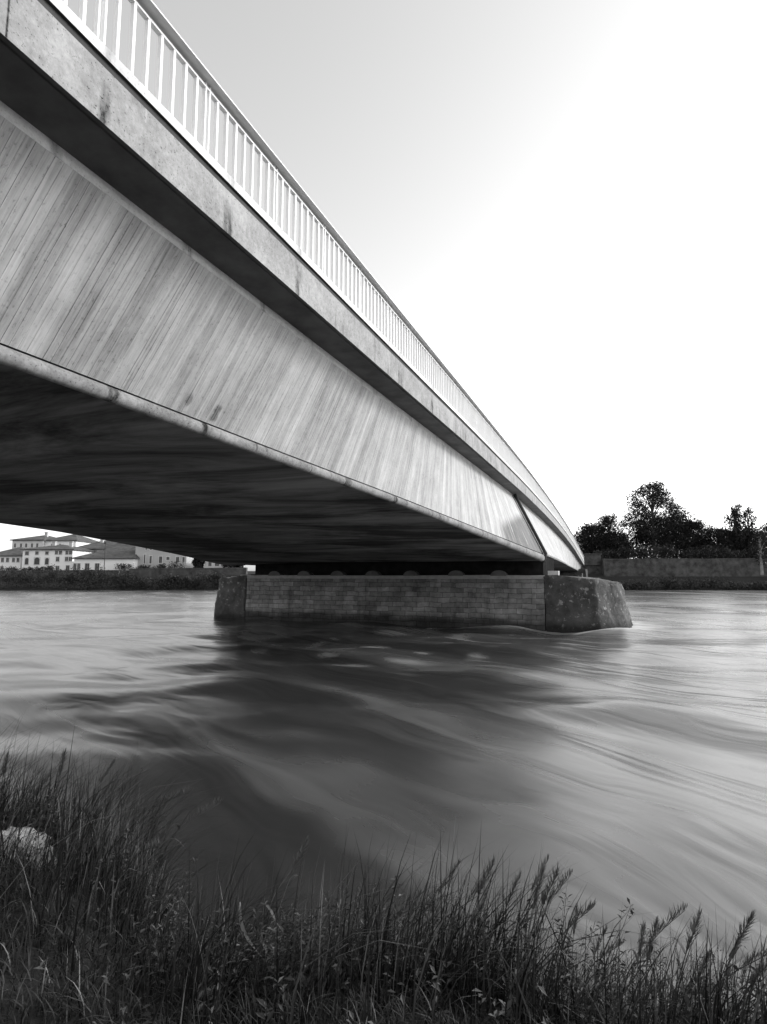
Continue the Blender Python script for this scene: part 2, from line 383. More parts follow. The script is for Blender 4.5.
# ------------------------------------------------------------------ piers
def loft(rings, m, name, parent, sub=8, jit=.03, **k):
    V = []; U = []; Fc = []; pts = []
    nr = len(rings)
    for r, R in enumerate(rings):
        L = 0; row = []
        for i in range(len(R)):
            a, b = Vector(R[i]), Vector(R[(i+1) % len(R)]); d = (b-a).length
            for t in range(sub):
                p = a.lerp(b, t/sub); row.append((p, L+d*t/sub))
            L += d
        pts.append(row)
    c = len(pts[0])
    for r, row in enumerate(pts):
        for p, L in row:
            if 0 < r < nr-1 or True:
                n_ = noise.noise_vector(p*1.3)*jit*1.5+noise.noise_vector(p*4)*jit*.6
            V.append(p+n_*(1 if r else 0)); U.append((L, p.z))
        V.append(row[0][0]); U.append((L+.001, row[0][0].z))
    c1 = c+1
    for r in range(nr-1):
        for i in range(c):
            i2 = i+1 if i < c-1 else c
            Fc.append((r*c1+i, r*c1+i2, (r+1)*c1+i2, (r+1)*c1+i))
    for r in range(nr): V[r*c1+c] = V[r*c1]
    Fc.append(tuple((nr-1)*c1+i for i in range(c)))
    return mk(name, V, Fc, m, parent, uv=U, **k)
def ring(pts, z): return [bp(s, o, z) for s, o in pts]
pier = empty('bridge_pier', bp(39, 10, -EYE), 'massive coursed stone pier with pointed ends standing in midstream under the bridge', 'bridge pier')
def offp(o, P=pier): o.parent = P; o.matrix_parent_inverse = Matrix.Translation(-P.location); return o
zs = np.linspace(-5.0, -.22, 12)
PL = 19.2
def body(z): e = (z+3.1)/3.1*.18; return [(34+e,-1),(34+e,PL),(44-e,PL),(44-e,-1)]
offp(loft([ring(body(z), z) for z in zs], MASON, 'masonry', None, sub=40, jit=.045))
# pale cap course over the long faces
offp(loft([ring([(34.14,-1.02),(34.14,PL+.03),(43.86,PL+.03),(43.86,-1.02)], z) for z in (-.24,-.2,-.06,-.02)], STONE, 'cap_course', None, sub=24, jit=.02))
def nose(sign, base, name):
    NS = [(34.0,0,0),(34.35,2.9,.3),(36.4,4.4,.8),(39,4.75,1),(41.6,4.4,.8),(43.65,2.9,.3),(44.0,0,0)]
    rings = []
    for z in list(zs)+[-.05]:
        t = max(0, (z+3.1)/3.1); R = []
        for (s, e, k) in NS:
            sh = (s-39)*(1-.035*t)+39
            R.append(bp(sh, base-sign*(e-.62*t*k)*1.0, z-(.40*k+.10*(e > 0))*t))
        rings.append(R[::-1] if sign < 0 else R)
    return offp(loft(rings, RUBB, name, None, sub=12, jit=.10, smooth=True))
nose(1, -1.03, 'cutwater'); nose(-1, PL+.03, 'cutwater')
# cracked capstones on the left cutwater
for (s, o, w, hh, z) in [(35.3,19.8,.9,.26,-.2),(35.6,20.8,.95,.22,-.28),(36.2,21.7,.9,.22,-.38),(37.2,22.3,.9,.2,-.46)]:
    m = MB(); P = []
    for dz in (0, hh):
        for a, b in ((-1,-1),(1,-1),(1,1),(-1,1)):
            j = noise.noise_vector(Vector((s*3+a, o*2+b, dz)))*.12
            P.append(Vector(bp(s+a*.5, o+b*w/2, z+dz))+j)
    m.poly(P, [(3,2,1,0),(4,5,6,7),(0,1,5,4),(1,2,6,5),(2,3,7,6),(3,0,4,7)])
    offp(m.build('capstone', STONE, None))
# domed bearing blocks under the girder
u_list = [278, 308, 341, 375, 413, 458, 500]
for px in u_list:
    u = (px-383.5)/F/ (CP*CP+SP*SP)
    # solve o so that the block on s=34.7 shows at that column
    best = min((abs(383.5+F*bp(34.7, o, 0)[0]/(bp(34.7, o, 0)[1]*CP)-px), o) for o in np.linspace(-1, 22, 231))[1]
    m = MB(); V = []; rg = []
    for i in range(9):
        q = math.pi*i/8
        for ds in (-.35, .35): V.append(bp(34.4+ds*.8, best+.48*math.cos(q), -.05+.33*math.sin(q)))
    f = [(2*i, 2*i+1, 2*i+3, 2*i+2) for i in range(8)]+[tuple(range(0, 18, 2)), tuple(range(1, 18, 2))[::-1], (0,16,17,1)]
    m.poly(V, f); offp(m.build('bearing_block', OVER, None))
m = MB(); m.poly([bp(34.8+a*.3, -1.5+b*.3, z) for z in (-.14, .24) for a, b in ((-1,-1),(1,-1),(1,1),(-1,1))], [(3,2,1,0),(4,5,6,7),(0,1,5,4),(1,2,6,5),(2,3,7,6),(3,0,4,7)])
offp(m.build('bearing_block', COPE, None, label='white bearing pad at the pier corner'))
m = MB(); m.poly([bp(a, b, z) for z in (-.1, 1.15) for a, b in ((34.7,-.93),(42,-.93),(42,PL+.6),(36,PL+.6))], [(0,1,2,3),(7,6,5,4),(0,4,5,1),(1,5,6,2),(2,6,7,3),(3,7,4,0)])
offp(m.build('gap_shade_block', GAP_SHADE, None))  # added block closing the gap over the pier, coloured near-black as shade
pier2 = empty('bridge_pier', bp(108, 10, -EYE), 'second narrow pier far off under the end of the bridge', 'bridge pier')
o = loft([ring([(106,-.3+W*0),(106,W+.3),(110,W+.3),(110,-.3)], z) for z in np.linspace(-5, .3, 5)], RUBB, 'masonry', None, sub=6, jit=.05); offp(o, pier2)
abut = empty('abutment', bp(128, 10, -EYE), 'stone abutment at the far end of the bridge', 'abutment')
o = loft([ring([(121,-.5),(121,W+.5),(135,W+.5),(135,-.5)], z) for z in (-5,-2,0,1.2)], WALLS, 'masonry', None, sub=8, jit=.1); offp(o, abut)

# ------------------------------------------------------------------ water
def PSI(X, Y):
    c = .55+.55*min(1, max(0, Y-6)/30)+.10*math.tanh(X/8)
    return X*.9+c*min(Y, 40)*.9+max(0, Y-40)*.5*c
def water():
    ny, nx = 360, 380; V = []; U = []; FO = []
    Y0 = -14.0
    ts = np.linspace(0, 1, ny); rows = 6.5*((140.0)/6.5)**ts
    us = np.linspace(-1, 1, nx); us = np.sign(us)*(np.abs(us)**1.5)*3.2
    for r in rows:
        Y = r+Y0+9.5-1.0
        for u in us:
            X = u*(r+2)
            q = P0; dx, dy = X-P0.x, Y-P0.y
            s = dx*DV.x+dy*DV.y; o = dx*RV.x+dy*RV.y
            psi = PSI(X, Y); al = Y*.8-X*.8
            wv = noise.noise(Vector((X*.09, Y*.09, 1.3)))*2.5
            amp = 1.0/(1+max(0, Y-45)/40.0)
            z = .20*noise.noise(Vector((psi*.15+wv*.5, al*.07, 0)))*amp
            z += .022*noise.noise(Vector((psi*.38+wv, al*.14, 5)))*amp
            z += .095*noise.noise(Vector((X*.10+3, Y*.30+wv*.5, 9)))*amp*min(1, max(0, (Y-7)/8))
            near = 1/(1+max(0, Y-34)/10.)*min(1, max(0, (Y-6)/5))
            qx, qy = X+1.5*noise.noise(Vector((X*.2, Y*.2, 30))), Y+1.5*noise.noise(Vector((X*.2, Y*.2, 40)))
            tb = noise.noise(Vector((qx*.26-qy*.10, qy*.42+qx*.20, 21)))
            z += .12*tb*near*(.5+1.0*math.exp(-((X+1)/9)**2))
            z += .025*noise.noise(Vector((qx*.55-qy*.2, qy*.8+qx*.4, 27)))*near
            # turbulence in the lee of the pier
            wk = math.exp(-((s-29)/7)**2)*math.exp(-((o-9)/11)**2)
            z += wk*.26*noise.noise(Vector((X*.30, Y*.42, 2)))
            # bow wave round the upstream nose
            ang = math.hypot((s-34.0)/1.6, (o+3.2)/4.5); z += .20*math.exp(-ang*ang)*(.5+.8*math.sin(o*1.05+.6))
            z += .14*math.exp(-((s-33.6)/1.1)**2)*math.exp(-((o-3)/6)**2)*math.sin(o*.75)
            # foam that curls off the pier and streaks off its nose, plus painted sheen
            d0 = abs(s-(33.9-.25*max(0, -o-3.5)**1.5)); edge = math.exp(-(d0/.35)**2) if -5.6 < o < 6 else 0
            edge *= .35+.65*max(0, math.sin(o*1.1+.8))
            if o < -2.5: edge = max(edge, .8*math.exp(-(abs(math.hypot((s-39)/1.05, (o+1.0)*1.12)-5.55)/.5)**2)*(s < 42))
            tail = math.exp(-(((o+6.3)-(38-s)*.16)/1.1)**2)*math.exp(-((s-38)/5.5)**2)*.35
            wisp = max(0, noise.noise(Vector((qx*.5-qy*.25, qy*.75+qx*.38, 51)))-.22)*1.5*math.exp(-((s-24)/8)**2)*math.exp(-((o-4)/8)**2)
            pale = max(0, min(1, (-o-1)/9))*.24*max(0, .35+1.3*noise.noise(Vector((psi*.14+wv*.4, al*.05, 77))))*max(0, min(1, (Y-7)/9))  # pale streaks paint sky brightness onto the water right of the bridge
            swoosh = .55*math.exp(-((o+6.0+.45*(s-37))/.9)**2)*math.exp(-((s-35)/3.5)**2)
            FO.append(min(1, edge*1.5+tail*1.3+wisp*.8+pale+swoosh))
            V.append((X, Y, z)); U.append((psi+wv*.9, al))
    Fc = [(i*nx+j, i*nx+j+1, (i+1)*nx+j+1, (i+1)*nx+j) for i in range(ny-1) for j in range(nx-1)]
    ob = mk('river_water', V, Fc, WATER, uv=U, smooth=True, kind='structure')
    a_ = ob.data.attributes.new('foam_and_sheen', 'FLOAT', 'POINT'); a_.data.foreach_set('value', np.asarray(FO, dtype=np.float32)); return ob
water()
# one plain sheet below everything so that the river bed and land run to the horizon
m = MB(); m.poly([(-3000,-3000,-1.2),(3000,-3000,-1.2),(3000,3000,-1.2),(-3000,3000,-1.2)], [(0,1,2,3)]); m.build('ground', LAND, kind='structure')
m = MB()
pr = [(119.5,-1.0),(120.5,.35),(123.5,1.6),(124.2,2.2),(126,3.3),(129,3.8),(170,4.3),(420,5.5),(2900,9)]
xs = list(np.linspace(-420, 420, 120)); xs = [-2900]+xs+[2900]
V = [(x, y+(noise.noise(Vector((x*.05, i, 0)))*1.0 if i in (0,1,2) else 0), z+(noise.noise(Vector((x*.11, i*3, 0)))*.4 if i in (1,2,3) else 0)) for x in xs for i, (y, z) in enumerate(pr)]
c = len(pr); Fc = [(a*c+b, (a+1)*c+b, (a+1)*c+b+1, a*c+b+1) for a in range(len(xs)-1) for b in range(c-1)]
mk('far_bank', V, Fc, LAND, kind='structure')

# ------------------------------------------------------------------ near bank
YE = smooth_tab([(-9,4.9),(-3.2,4.7),(-2.1,4.55),(-1.75,4.3),(-1.35,3.6),(-.8,3.15),(0,3.3),(.6,3.2),(1.2,2.85),(2,2.6),(4,2.5),(9,2.6)], .25)
def gz(x, y):
    e = YE(x); d = y-e
    z = itp([(-20,2.4),(-6,1.62),(-2,1.5),(-1,1.42),(-.3,1.12),(0,.9),(.5,.3),(.9,-.2),(3,-1.1)], d)
    return z+.10*noise.noise(Vector((x*.9, y*.9, 4)))+.04*noise.noise(Vector((x*3, y*3, 8)))
V = []; xs = np.concatenate([[-60,-30,-15],np.linspace(-9, 9, 121),[15,30,60]]); ys = np.concatenate([[-60,-25,-10,-5,-2],np.linspace(-.5, 7.5, 81)])
for x in xs:
    for y in ys: V.append((x, y, gz(x, y) if y > -3 else 2.0))
c = len(ys); mk('river_bank', V, [(a*c+b, (a+1)*c+b, (a+1)*c+b+1, a*c+b+1) for a in range(len(xs)-1) for b in range(c-1)], SOIL, smooth=True, kind='structure')

def set_tone(o, t):
    at_ = o.data.attributes.new('tone', 'FLOAT', 'POINT'); at_.data.foreach_set('value', np.asarray(t, dtype=np.float32))
def blades(specs):
    "specs: (x,y,z,len,width,dir,lean,tone)"
    V = []; Fc = []; T = []
    for x, y, z, L, w, a, lean, tone in specs:
        n = 4; b = len(V); dx, dy = math.cos(a), math.sin(a); ph = a+math.pi/2+random.uniform(-.9, .9); sx, sy = math.cos(ph)*w/2, math.sin(ph)*w/2
        for i in range(n):
            t = i/n; q = lean*t*t; hx = L*q; hz = L*t*(1-.42*lean*t*t)
            k = (1-t**2.2)
            V.append((x+dx*hx-sx*k, y+dy*hx-sy*k, z+hz)); V.append((x+dx*hx+sx*k, y+dy*hx+sy*k, z+hz)); T += [tone*(.6+.5*t)]*2
            if i: Fc.append((b+2*i-2, b+2*i-1, b+2*i+1, b+2*i))
        V.append((x+dx*L*lean, y+dy*L*lean, z+L*(1-.42*lean))); T.append(tone); Fc.append((b+2*n-2, b+2*n-1, b+2*n))
    return V, Fc, T
sp_ = []
def rnd_tone():
    r = random.random()
    return random.uniform(.0, .16) if r < .80 else (random.uniform(.2, .5) if r < .965 else random.uniform(.7, 1.1))
for _ in range(52000):       # short turf and weeds
    x = random.uniform(-4.2, 4.0); e = YE(x); y = random.uniform(1.0, e+.45)
    if abs(x) > .72*y+.9: continue
    cl = noise.noise(Vector((x*2.2, y*2.2, 3)))
    if cl < -.28 and random.random() < .75: continue
    L = random.uniform(.05, .16)*(1+.9*max(0, cl))
    if y > e-.5: L *= 1.6
    sp_.append((x, y, gz(x, y)-.01, L, random.uniform(.003, .007), random.uniform(0, 6.28), random.uniform(.3, 1.3), rnd_tone()))
for _ in range(19000):        # long grass near the water's edge, in tussocks
    x = random.uniform(-4.6, 3.4); e = YE(x); back = 1.1 if x < -1.5 else .75
    y = e+.35-abs(random.gauss(0, 1))*back*.7
    if y < 1.7 or abs(x) > .72*y+.9: continue
    cl = noise.noise(Vector((x*1.7, y*1.7, 13)))+.35*noise.noise(Vector((x*6, y*6, 1)))
    if cl < -.04 and random.random() < .82: continue
    if random.random() < .5 and -1.45 < x < -.85: continue
    L = random.uniform(.22, .58)*(1+.5*max(0, cl))
    if x < -1.6: L *= 1.5
    if -1.0 < x < .7: L *= 1.3
    if x > .7: L *= 1.1
    sp_.append((x, y, gz(x, y)-.02, L, random.uniform(.003, .009), random.gauss(.1, .9), min(1.0, abs(random.gauss(.45, .33))), rnd_tone()))
for _ in range(420):          # pale dry blades of one tussock
    x = random.gauss(-1.72, .16); y = random.gauss(3.9, .16)
    sp_.append((x, y, gz(x, y), random.uniform(.25, .6), .006, random.gauss(0, 1.2), random.uniform(0, .5), random.uniform(.6, 1.1)))
for _ in range(700):          # grass leaning over the boulder
    x = random.uniform(-2.95, -2.1); y = random.uniform(3.3, 3.75)
    sp_.append((x, y, gz(x, y), random.uniform(.12, .34), .006, random.uniform(0, 6.28), random.uniform(.2, 1.0), rnd_tone()*.7))
V, Fc, T = blades(sp_)
g = mk('bank_grass', V, Fc, GRASS, kind='stuff', label='dark unmown grass and weeds covering the near river bank', cat='grass'); set_tone(g, T)
# broad-leaved weeds mixed into the turf
V = []; Fc = []; T = []
for _ in range(260):
    x = random.uniform(-3, 3); e = YE(x); y = random.uniform(1.7, e-.05); z = gz(x, y)
    for j in range(random.randint(4, 9)):
        a = random.uniform(0, 6.28); L = random.uniform(.02, .055); w = L*.4; zz = z+random.uniform(.03, .2); el = random.uniform(.1, 1.0)
        d = Vector((math.cos(a)*math.cos(el), math.sin(a)*math.cos(el), math.sin(el))); sd = Vector((-math.sin(a), math.cos(a), 0)); p = Vector((x, y, zz)); b = len(V)
        V += [p, p+d*L*.5+sd*w*.5, p+d*L*.5-sd*w*.5+Vector((0,0,.0)), p+d*L-Vector((0,0,L*.2))]; Fc += [(b,b+1,b+3),(b,b+3,b+2)]; T += [random.uniform(.1,.45)]*4
for _ in range(340):
    r_ = random.random()
    if r_ < .5: x = random.gauss(-.45, .42); y = YE(x)-random.uniform(-.1, .55)
    elif r_ < .8: x = random.uniform(.3, 2.2); y = YE(x)-random.uniform(-.1, .4)
    else: x = random.uniform(-2.8, -1.5); y = YE(x)-random.uniform(0, .9)
    z = gz(x, y); Hh = random.uniform(.18, .48); ax, ay = random.gauss(.04, .09), random.gauss(0, .07)
    nl = int(Hh*90)
    for j in range(nl):
        t = random.random()**.7; a = random.uniform(0, 6.28); L = random.uniform(.02, .06)*(1.25-t*.6); w = L*.32; el = random.uniform(-.3, .9)
        p = Vector((x+ax*t+math.cos(a)*.03*(1.2-t), y+ay*t+math.sin(a)*.03*(1.2-t), z+Hh*t))
        d = Vector((math.cos(a)*math.cos(el), math.sin(a)*math.cos(el), math.sin(el))); sd = Vector((-math.sin(a), math.cos(a), random.uniform(-.4,.4))); b = len(V)
        V += [p, p+d*L*.5+sd*w*.5, p+d*L*.5-sd*w*.5, p+d*L-Vector((0,0,L*.2))]; Fc += [(b,b+1,b+3),(b,b+3,b+2)]; tt = random.uniform(.02,.35) if random.random() < .9 else random.uniform(.4,.8); T += [tt]*4
    b = len(V); V += [Vector((x-.002,y,z)), Vector((x+.002,y,z)), Vector((x+ax+.001,y+ay,z+Hh)), Vector((x+ax-.001,y+ay,z+Hh))]; Fc.append((b,b+1,b+2,b+3)); T += [.3]*4
g = mk('bank_weeds', V, Fc, GRASS, kind='stuff', label='small broad-leaved weeds scattered through the near bank grass', cat='weeds'); set_tone(g, T)

# tall seeding stalks: stem, leaves and seed head
def make_reed(i, L, lean, plume):
    rt = D.objects.new('seeding_grass_stalk', None); COL.objects.link(rt)
    def cv(t): return Vector((lean*L*t*t, 0, L*t*(1-.25*lean*t)))
    m = MB(); m.tube([cv(t) for t in np.linspace(0, 1, 8)], [.0034-.002*t for t in np.linspace(0, 1, 8)], 4)
    st = m.build('stem', GRASS, rt); set_tone(st, [.35+.2*(i % 3)]*len(st.data.vertices))
    for q in range(4):
        t0 = .15+.19*q+random.uniform(-.04,.04); p = cv(t0); a = random.uniform(0, 6.28); LL = random.uniform(.16, .3); V = []; Fc = []
        for k in range(6):
            t = k/5; w = .008*(1-t**2)+.0004; c_ = p+Vector((math.cos(a)*LL*t*.6, math.sin(a)*LL*t*.6, LL*(t*.75-.75*t*t)))
            sd = Vector((-math.sin(a), math.cos(a), 0)); V += [c_-sd*w, c_+sd*w]
            if k: Fc.append((2*k-2, 2*k-1, 2*k+1, 2*k))
        lf = mk('leaf', V, Fc, GRASS, rt); set_tone(lf, [.25]*12)
    V = []; Fc = []; T = []
    for q in range(plume):
        t = 1-.24*(q/plume)+random.uniform(-.01,.01); p = cv(t); a = random.uniform(0, 6.28); r = .042*math.sin(math.pi*min(1, (q+3)/(plume+3)))*random.uniform(.3, 1)+.003
        e = p+Vector((math.cos(a)*r+.012, math.sin(a)*r, random.uniform(.015,.055))); sd = Vector((math.sin(a), -math.cos(a), .2))*.0022; b = len(V)
        V += [p, (p+e)/2+sd, e, (p+e)/2-sd]; Fc.append((b, b+1, b+2, b+3)); T += [random.uniform(.2, .9)]*4
    sh = mk('seed_head', V, Fc, SEED, rt); set_tone(sh, T)
    return rt
protos = [make_reed(0, .62, .3, 120), make_reed(1, .5, .6, 90), make_reed(2, .72, .18, 150), make_reed(3, .55, .9, 80)]
used = [False]*4
def copy_tree(o, parent=None):
    c = o.copy(); COL.objects.link(c); c.parent = parent
    for ch in list(o.children): copy_tree(ch, c)
    return c
spots = []
for px in list(range(462, 790, 10)): spots.append((px+random.uniform(-8, 8), 0))
for px in (250,262,345,352,372,378,388,400,425,452): spots.append((px, 1))
for px in (6,22,40,58,75,92,105,118,132,140,152): spots.append((px, 2))
for i, (px, zone) in enumerate(spots):
    u = (px-383.5)/F; y = 3
    for _ in range(6): y = YE(u*y*.98)+random.uniform(-.02, .02)
    y -= random.uniform(.0, .45) if zone else random.uniform(-.12, .3)
    x = u*y*.97; k = random.choice([0,1,2,3]); 
    if not used[k]: r = protos[k]; used[k] = True
    else: r = copy_tree(protos[k])
    r.location = (x, y, gz(x, y)-.02); r.rotation_euler = (random.gauss(0,.06), random.gauss(.05,.1), random.gauss(.0, .6)); sc = random.uniform(.62, 1.12)*(1.05, .95, 1.2)[zone]; r.scale = (sc,)*3
    tag(r, ['thin seeding grass stalk standing against the water on the right part of the bank','thin seeding grass stalk in the middle of the near bank','thin seeding grass stalk in the thick grass clump at the left of the bank'][zone], 'grass stalk',
        ['grass stalks on the right of the bank','grass stalks in the middle of the bank','grass stalks in the left clump'][zone])
for k in range(4):
    if not used[k]:
        for ch in list(protos[k].children): D.objects.remove(ch)
        D.objects.remove(protos[k])

# rock in the grass
import bmesh
bm = bmesh.new(); bmesh.ops.create_icosphere(bm, subdivisions=4, radius=1)
for v in bm.verts:
    p = v.co.copy(); n1 = noise.noise(p*1.1)*.35+abs(noise.noise(p*2.3+Vector((4,0,0))))*-.35+noise.noise(p*7)*.02-.25*max(0, p.x*.8+p.z*.5)
    v.co = Vector((p.x*.27, p.y*.2, p.z*.18))*(1+n1)
me = D.meshes.new('rock'); bm.to_mesh(me); me.materials.append(ROCKM); rk = D.objects.new('rock', me); COL.objects.link(rk)
q = at(20, 858, 3.75); rk.location = (q.x, q.y, q.z); rk.rotation_euler = (.1, .15, .4)
tag(rk, 'pale rounded boulder half hidden by grass at the left edge of the bank', 'rock')
# curled dry leaf
V = []; Fc = []
for k in range(9):
    t = k/8; c_ = at(240+22*t-8*math.sin(t*3.1), 903+55*t, 2.75+.0*t); w = .008*math.sin(math.pi*(.1+.85*t))
    V += [c_+Vector((-w, 0, .004)), c_+Vector((w, .006, 0)), ];
    if k: Fc.append((2*k-2, 2*k-1, 2*k+1, 2*k))
mk('dry_leaf', V, Fc, DRYM, label='curled pale dry leaf hanging in the grass left of the middle of the bank', cat='leaf')

# ------------------------------------------------------------------ foliage
def foliage(name, clumps, n, size, m, parent=None, tone=(0, 1), **k):
    "leaf faces scattered through clump volumes (cx,cy,cz,rx,ry,rz,weight)"
    V = []; Fc = []; T = []
    tot = sum(c[6] for c in clumps)
    for c in clumps:
        N_ = int(n*c[6]/tot); ct = random.uniform(.15, .6)
        for _ in range(N_):
            d = Vector((random.gauss(0,1), random.gauss(0,1), random.gauss(0,1))).normalized()
            r = random.random()**.45*(1+.28*noise.noise(d*2.2+Vector((c[0],c[2],c[5]))))
            if random.random() < .015: r *= 1.12
            p = Vector((c[0]+d.x*c[3]*r, c[1]+d.y*c[4]*r, c[2]+d.z*c[5]*r))
            s = size*random.uniform(.5, 1.3); a = Vector((random.gauss(0,1), random.gauss(0,1), random.gauss(0,1))).normalized(); b_ = a.cross(Vector((random.random(),random.random(),1))).normalized()
            b = len(V); V += [p-a*s*.5, p+b_*s*.3, p+a*s*.5, p-b_*s*.3]; Fc.append((b,b+1,b+2,b+3)); T += [min(1, max(0, ct+random.uniform(-.2, .4)))]*4
    o = mk(name, V, Fc, m, parent, **k); set_tone(o, T); return o
def tree(px0, px1, ytop, ybase, Y, label, airy=0, n=3000, narrow=False, group=None, name='tree', bark=None, solid=.62):
    pb = at((px0+px1)/2, ybase, Y); pt_ = at((px0+px1)/2, ytop, Y); H = pt_.z-pb.z; Wd = (px1-px0)/F*Y
    rt = empty(name, pb, label, 'tree', group); z0 = H*(.12 if not narrow else .2)
    th = .02*H+.12; seg = [(random.uniform(-.1,.1)*t*2, random.uniform(-.1,.1)*t, H*.93*t) for t in np.linspace(0, 1, 7)]; seg[0] = (0,0,-.6)
    t_ = MB(); t_.tube(seg, [th*(1-.88*t) for t in np.linspace(0,1,7)], 7); tr = t_.build('trunk', bark or BARK, rt)
    cl = []; nc = 14 if narrow else (44 if airy else 28)
    for i in range(nc):
        t = (i+.5)/nc; hz = z0+(H*.97-z0)*t
        prof = math.sin(math.pi*(.12+.80*t))**.7 if not narrow else .6+.4*math.sin(math.pi*t)
        if airy: prof = min(1, .28+(1-t)*1.75)
        rr = Wd/2*prof; a = i*2.4+random.uniform(-.5,.5); d = rr*random.uniform(.35, .75)
        cr = Wd*random.uniform(.13, .24)*(.62 if airy else 1)*(1.5 if narrow else 1)
        x, y = math.cos(a)*d, math.sin(a)*d
        cl.append((x, y, min(hz, H-cr*.6), cr, cr, cr*(random.uniform(.6,.9) if not narrow else random.uniform(1.2,1.8)), cr**2*(.8 if airy and t > .45 else 1)*(3 if airy else 1)))
        lm = MB(); lm.tube([(0,0,hz*.72), (x*.55, y*.55, hz*.88), (x, y, hz)], [th*.4, th*.22, .03], 4); lm.build('limb', bark or BARK, tr)
    if not narrow and not (airy and px1-px0 > 60): cl.append((0,0,H*(.45 if not airy else .33),Wd*.42,Wd*.42,H*(.36 if not airy else .25),Wd*Wd*solid*.35))
    foliage('crown', cl, int(n*3.4), .43 if not narrow else .40, LEAFD, rt)
    return rt
YT = 140
# right-hand wood, back to front
tree(622,705,512,562,146,'broad dark tree filling the middle of the row beyond the right wall', n=5200)
tree(617,693,482,560,141,'tallest airy tree of the row beyond the right wall', airy=1, n=4800)
tree(575,612,524,561,139,'round dark tree nearest the end of the bridge', n=3600)
tree(588,634,514,562,143,'loose feathery tree between the bridge end and the tallest tree', airy=1, n=1900)
tree(596,634,533,562,138,'low dark tree at the foot of the feathery one', n=3000)
tree(676,712,520,562,141,'rounded dark tree just right of the tallest tree', n=3200)
tree(700,738,527,562,139,'lower rounded tree left of the two narrow trees', n=3000)
tree(729,746,504,562,137,'narrow upright tree, left one of the pair at the right edge', narrow=True, n=1500)
tree(744,758,507,562,138,'narrow upright tree with a bare fork, right one of the pair at the right edge', narrow=True, n=700)
tree(722,775,529,562,141,'broad dark tree behind the pair of narrow trees', n=3800)
tree(762,800,518,562,139,'dark tree cut by the right edge of the picture', n=2400)
tree(755,769,528,572,121.5,'young tree with a pale trunk in front of the right wall', narrow=True, n=260, bark=PBARK)
def bush(px0, px1, ytop, ybase, Y, label, n=900, group='bushes along the far bank', size=.38):
    pb = at((px0+px1)/2, ybase, Y); pt_ = at((px0+px1)/2, ytop, Y); H = pt_.z-pb.z; Wd = (px1-px0)/F*Y
    rt = empty('bush', pb, label, 'bush', group); cl = []
    for i in range(9):
        x = random.uniform(-.36, .36)*Wd; h = H*random.uniform(.25, .72); r = random.uniform(.16, .28)*Wd
        cl.append((x, random.uniform(-.5,.5), h, r, r*.8, min(r, H-h), r*r))
    cl.append((0,0,H*.35,Wd*.5,1.4,H*.4,Wd*Wd*.2))
    m = MB()
    for i in range(4): m.tube([(0,0,-.4),(random.uniform(-.2,.2)*Wd,random.uniform(-.3,.3),H*.6)], [.08,.02], 4)
    m.build('stem', BARK, rt); foliage('foliage', cl, n, size, LEAFM, rt)
x = -6; i = 0
wd = ['leafy','rounded','straggly','spreading','low','dense']
while x < 236:
    w = random.uniform(17, 30); yt = random.uniform(560, 566) if x < 122 else random.uniform(567, 575)
    bush(x, x+w, yt, 591.2, 119.9+random.uniform(0, 1.0), 'dark leafy bush in the row along the left far bank below the houses', n=1000, group='bushes on the left far bank')
    x += w*.72; i += 1
x = 584
while x < 800:
    w = random.uniform(22, 36); bush(x, x+w, random.uniform(575.5, 581), 591.2, 119.9+random.uniform(0, .8), 'low dark bush at the foot of the right embankment wall', n=800, group='bushes at the foot of the right wall'); x += w*.75
# hedge line hiding the trunk feet beyond the right wall
x = 592
while x < 800:
    w = random.uniform(20, 34); bush(x, x+w, random.uniform(543, 549), 562, 133+random.uniform(-1, 1), 'dense dark hedge bush just beyond the right embankment wall', n=1300, group='hedge bushes beyond the right wall', size=.45); x += w*.6
# small bushes against the houses
for (a, b, yt, yb, Y) in [(3,18,566,572,131),(22,34,566.5,572,131),(33,44,565.5,572,131),(44,53,564.5,572,131),(114,134,563,570,132),(134,152,564.5,571,131),(150,166,562.5,571,131),(163,183,560,571,131)]:
    bush(a, b, yt, yb, Y, 'small dark shrub standing before the riverside houses', n=500, group='shrubs before the houses', size=.35)
tree(191,205,553,572,134,'small dark tree between the two right-hand houses of the left bank', n=1500)

# ------------------------------------------------------------------ embankment walls
def wallpx(x0, x1, yt0, yt1, yb, Y, th, label, m=WALLS):
    a, b = at(x0, yt0, Y), at(x1, yt1, Y); z0 = 0.2; n = 40; V = []; U = []
    for i in range(n+1):
        t = i/n; X = a.x+(b.x-a.x)*t; zt = a.z+(b.z-a.z)*t+noise.noise(Vector((X*.3, 2, Y)))*.12
        V += [(X, Y, z0), (X, Y+.35, zt-.35), (X, Y+.3, zt-.33), (X, Y+.3, zt), (X, Y+.35+th, zt), (X, Y+th, z0)]
    Fc = [(6*i+j, 6*i+6+j, 6*i+6+(j+1)%6, 6*i+(j+1)%6) for i in range(n) for j in range(6)]+[tuple(range(6))[::-1], tuple(6*n+j for j in range(6))]
    return mk('embankment_wall', V, Fc, m, label=label, cat='wall')
wallpx(-420, 128, 570.5, 570, 588, 124.5, 1.2, 'low stone river wall below the white houses, mostly overgrown')
wallpx(128.5, 246, 568.3, 567.5, 588, 124.0, 1.2, 'taller stone river wall left of the midstream pier')
wallpx(604, 1300, 558.5, 557.5, 588, 125, 1.5, 'long grey stone embankment wall below the row of trees on the right', WALLS)
wallpx(560, 603, 560, 560, 588, 126.5, 1.5, 'short set-back stretch of stone wall beside the bridge end', WALLS)
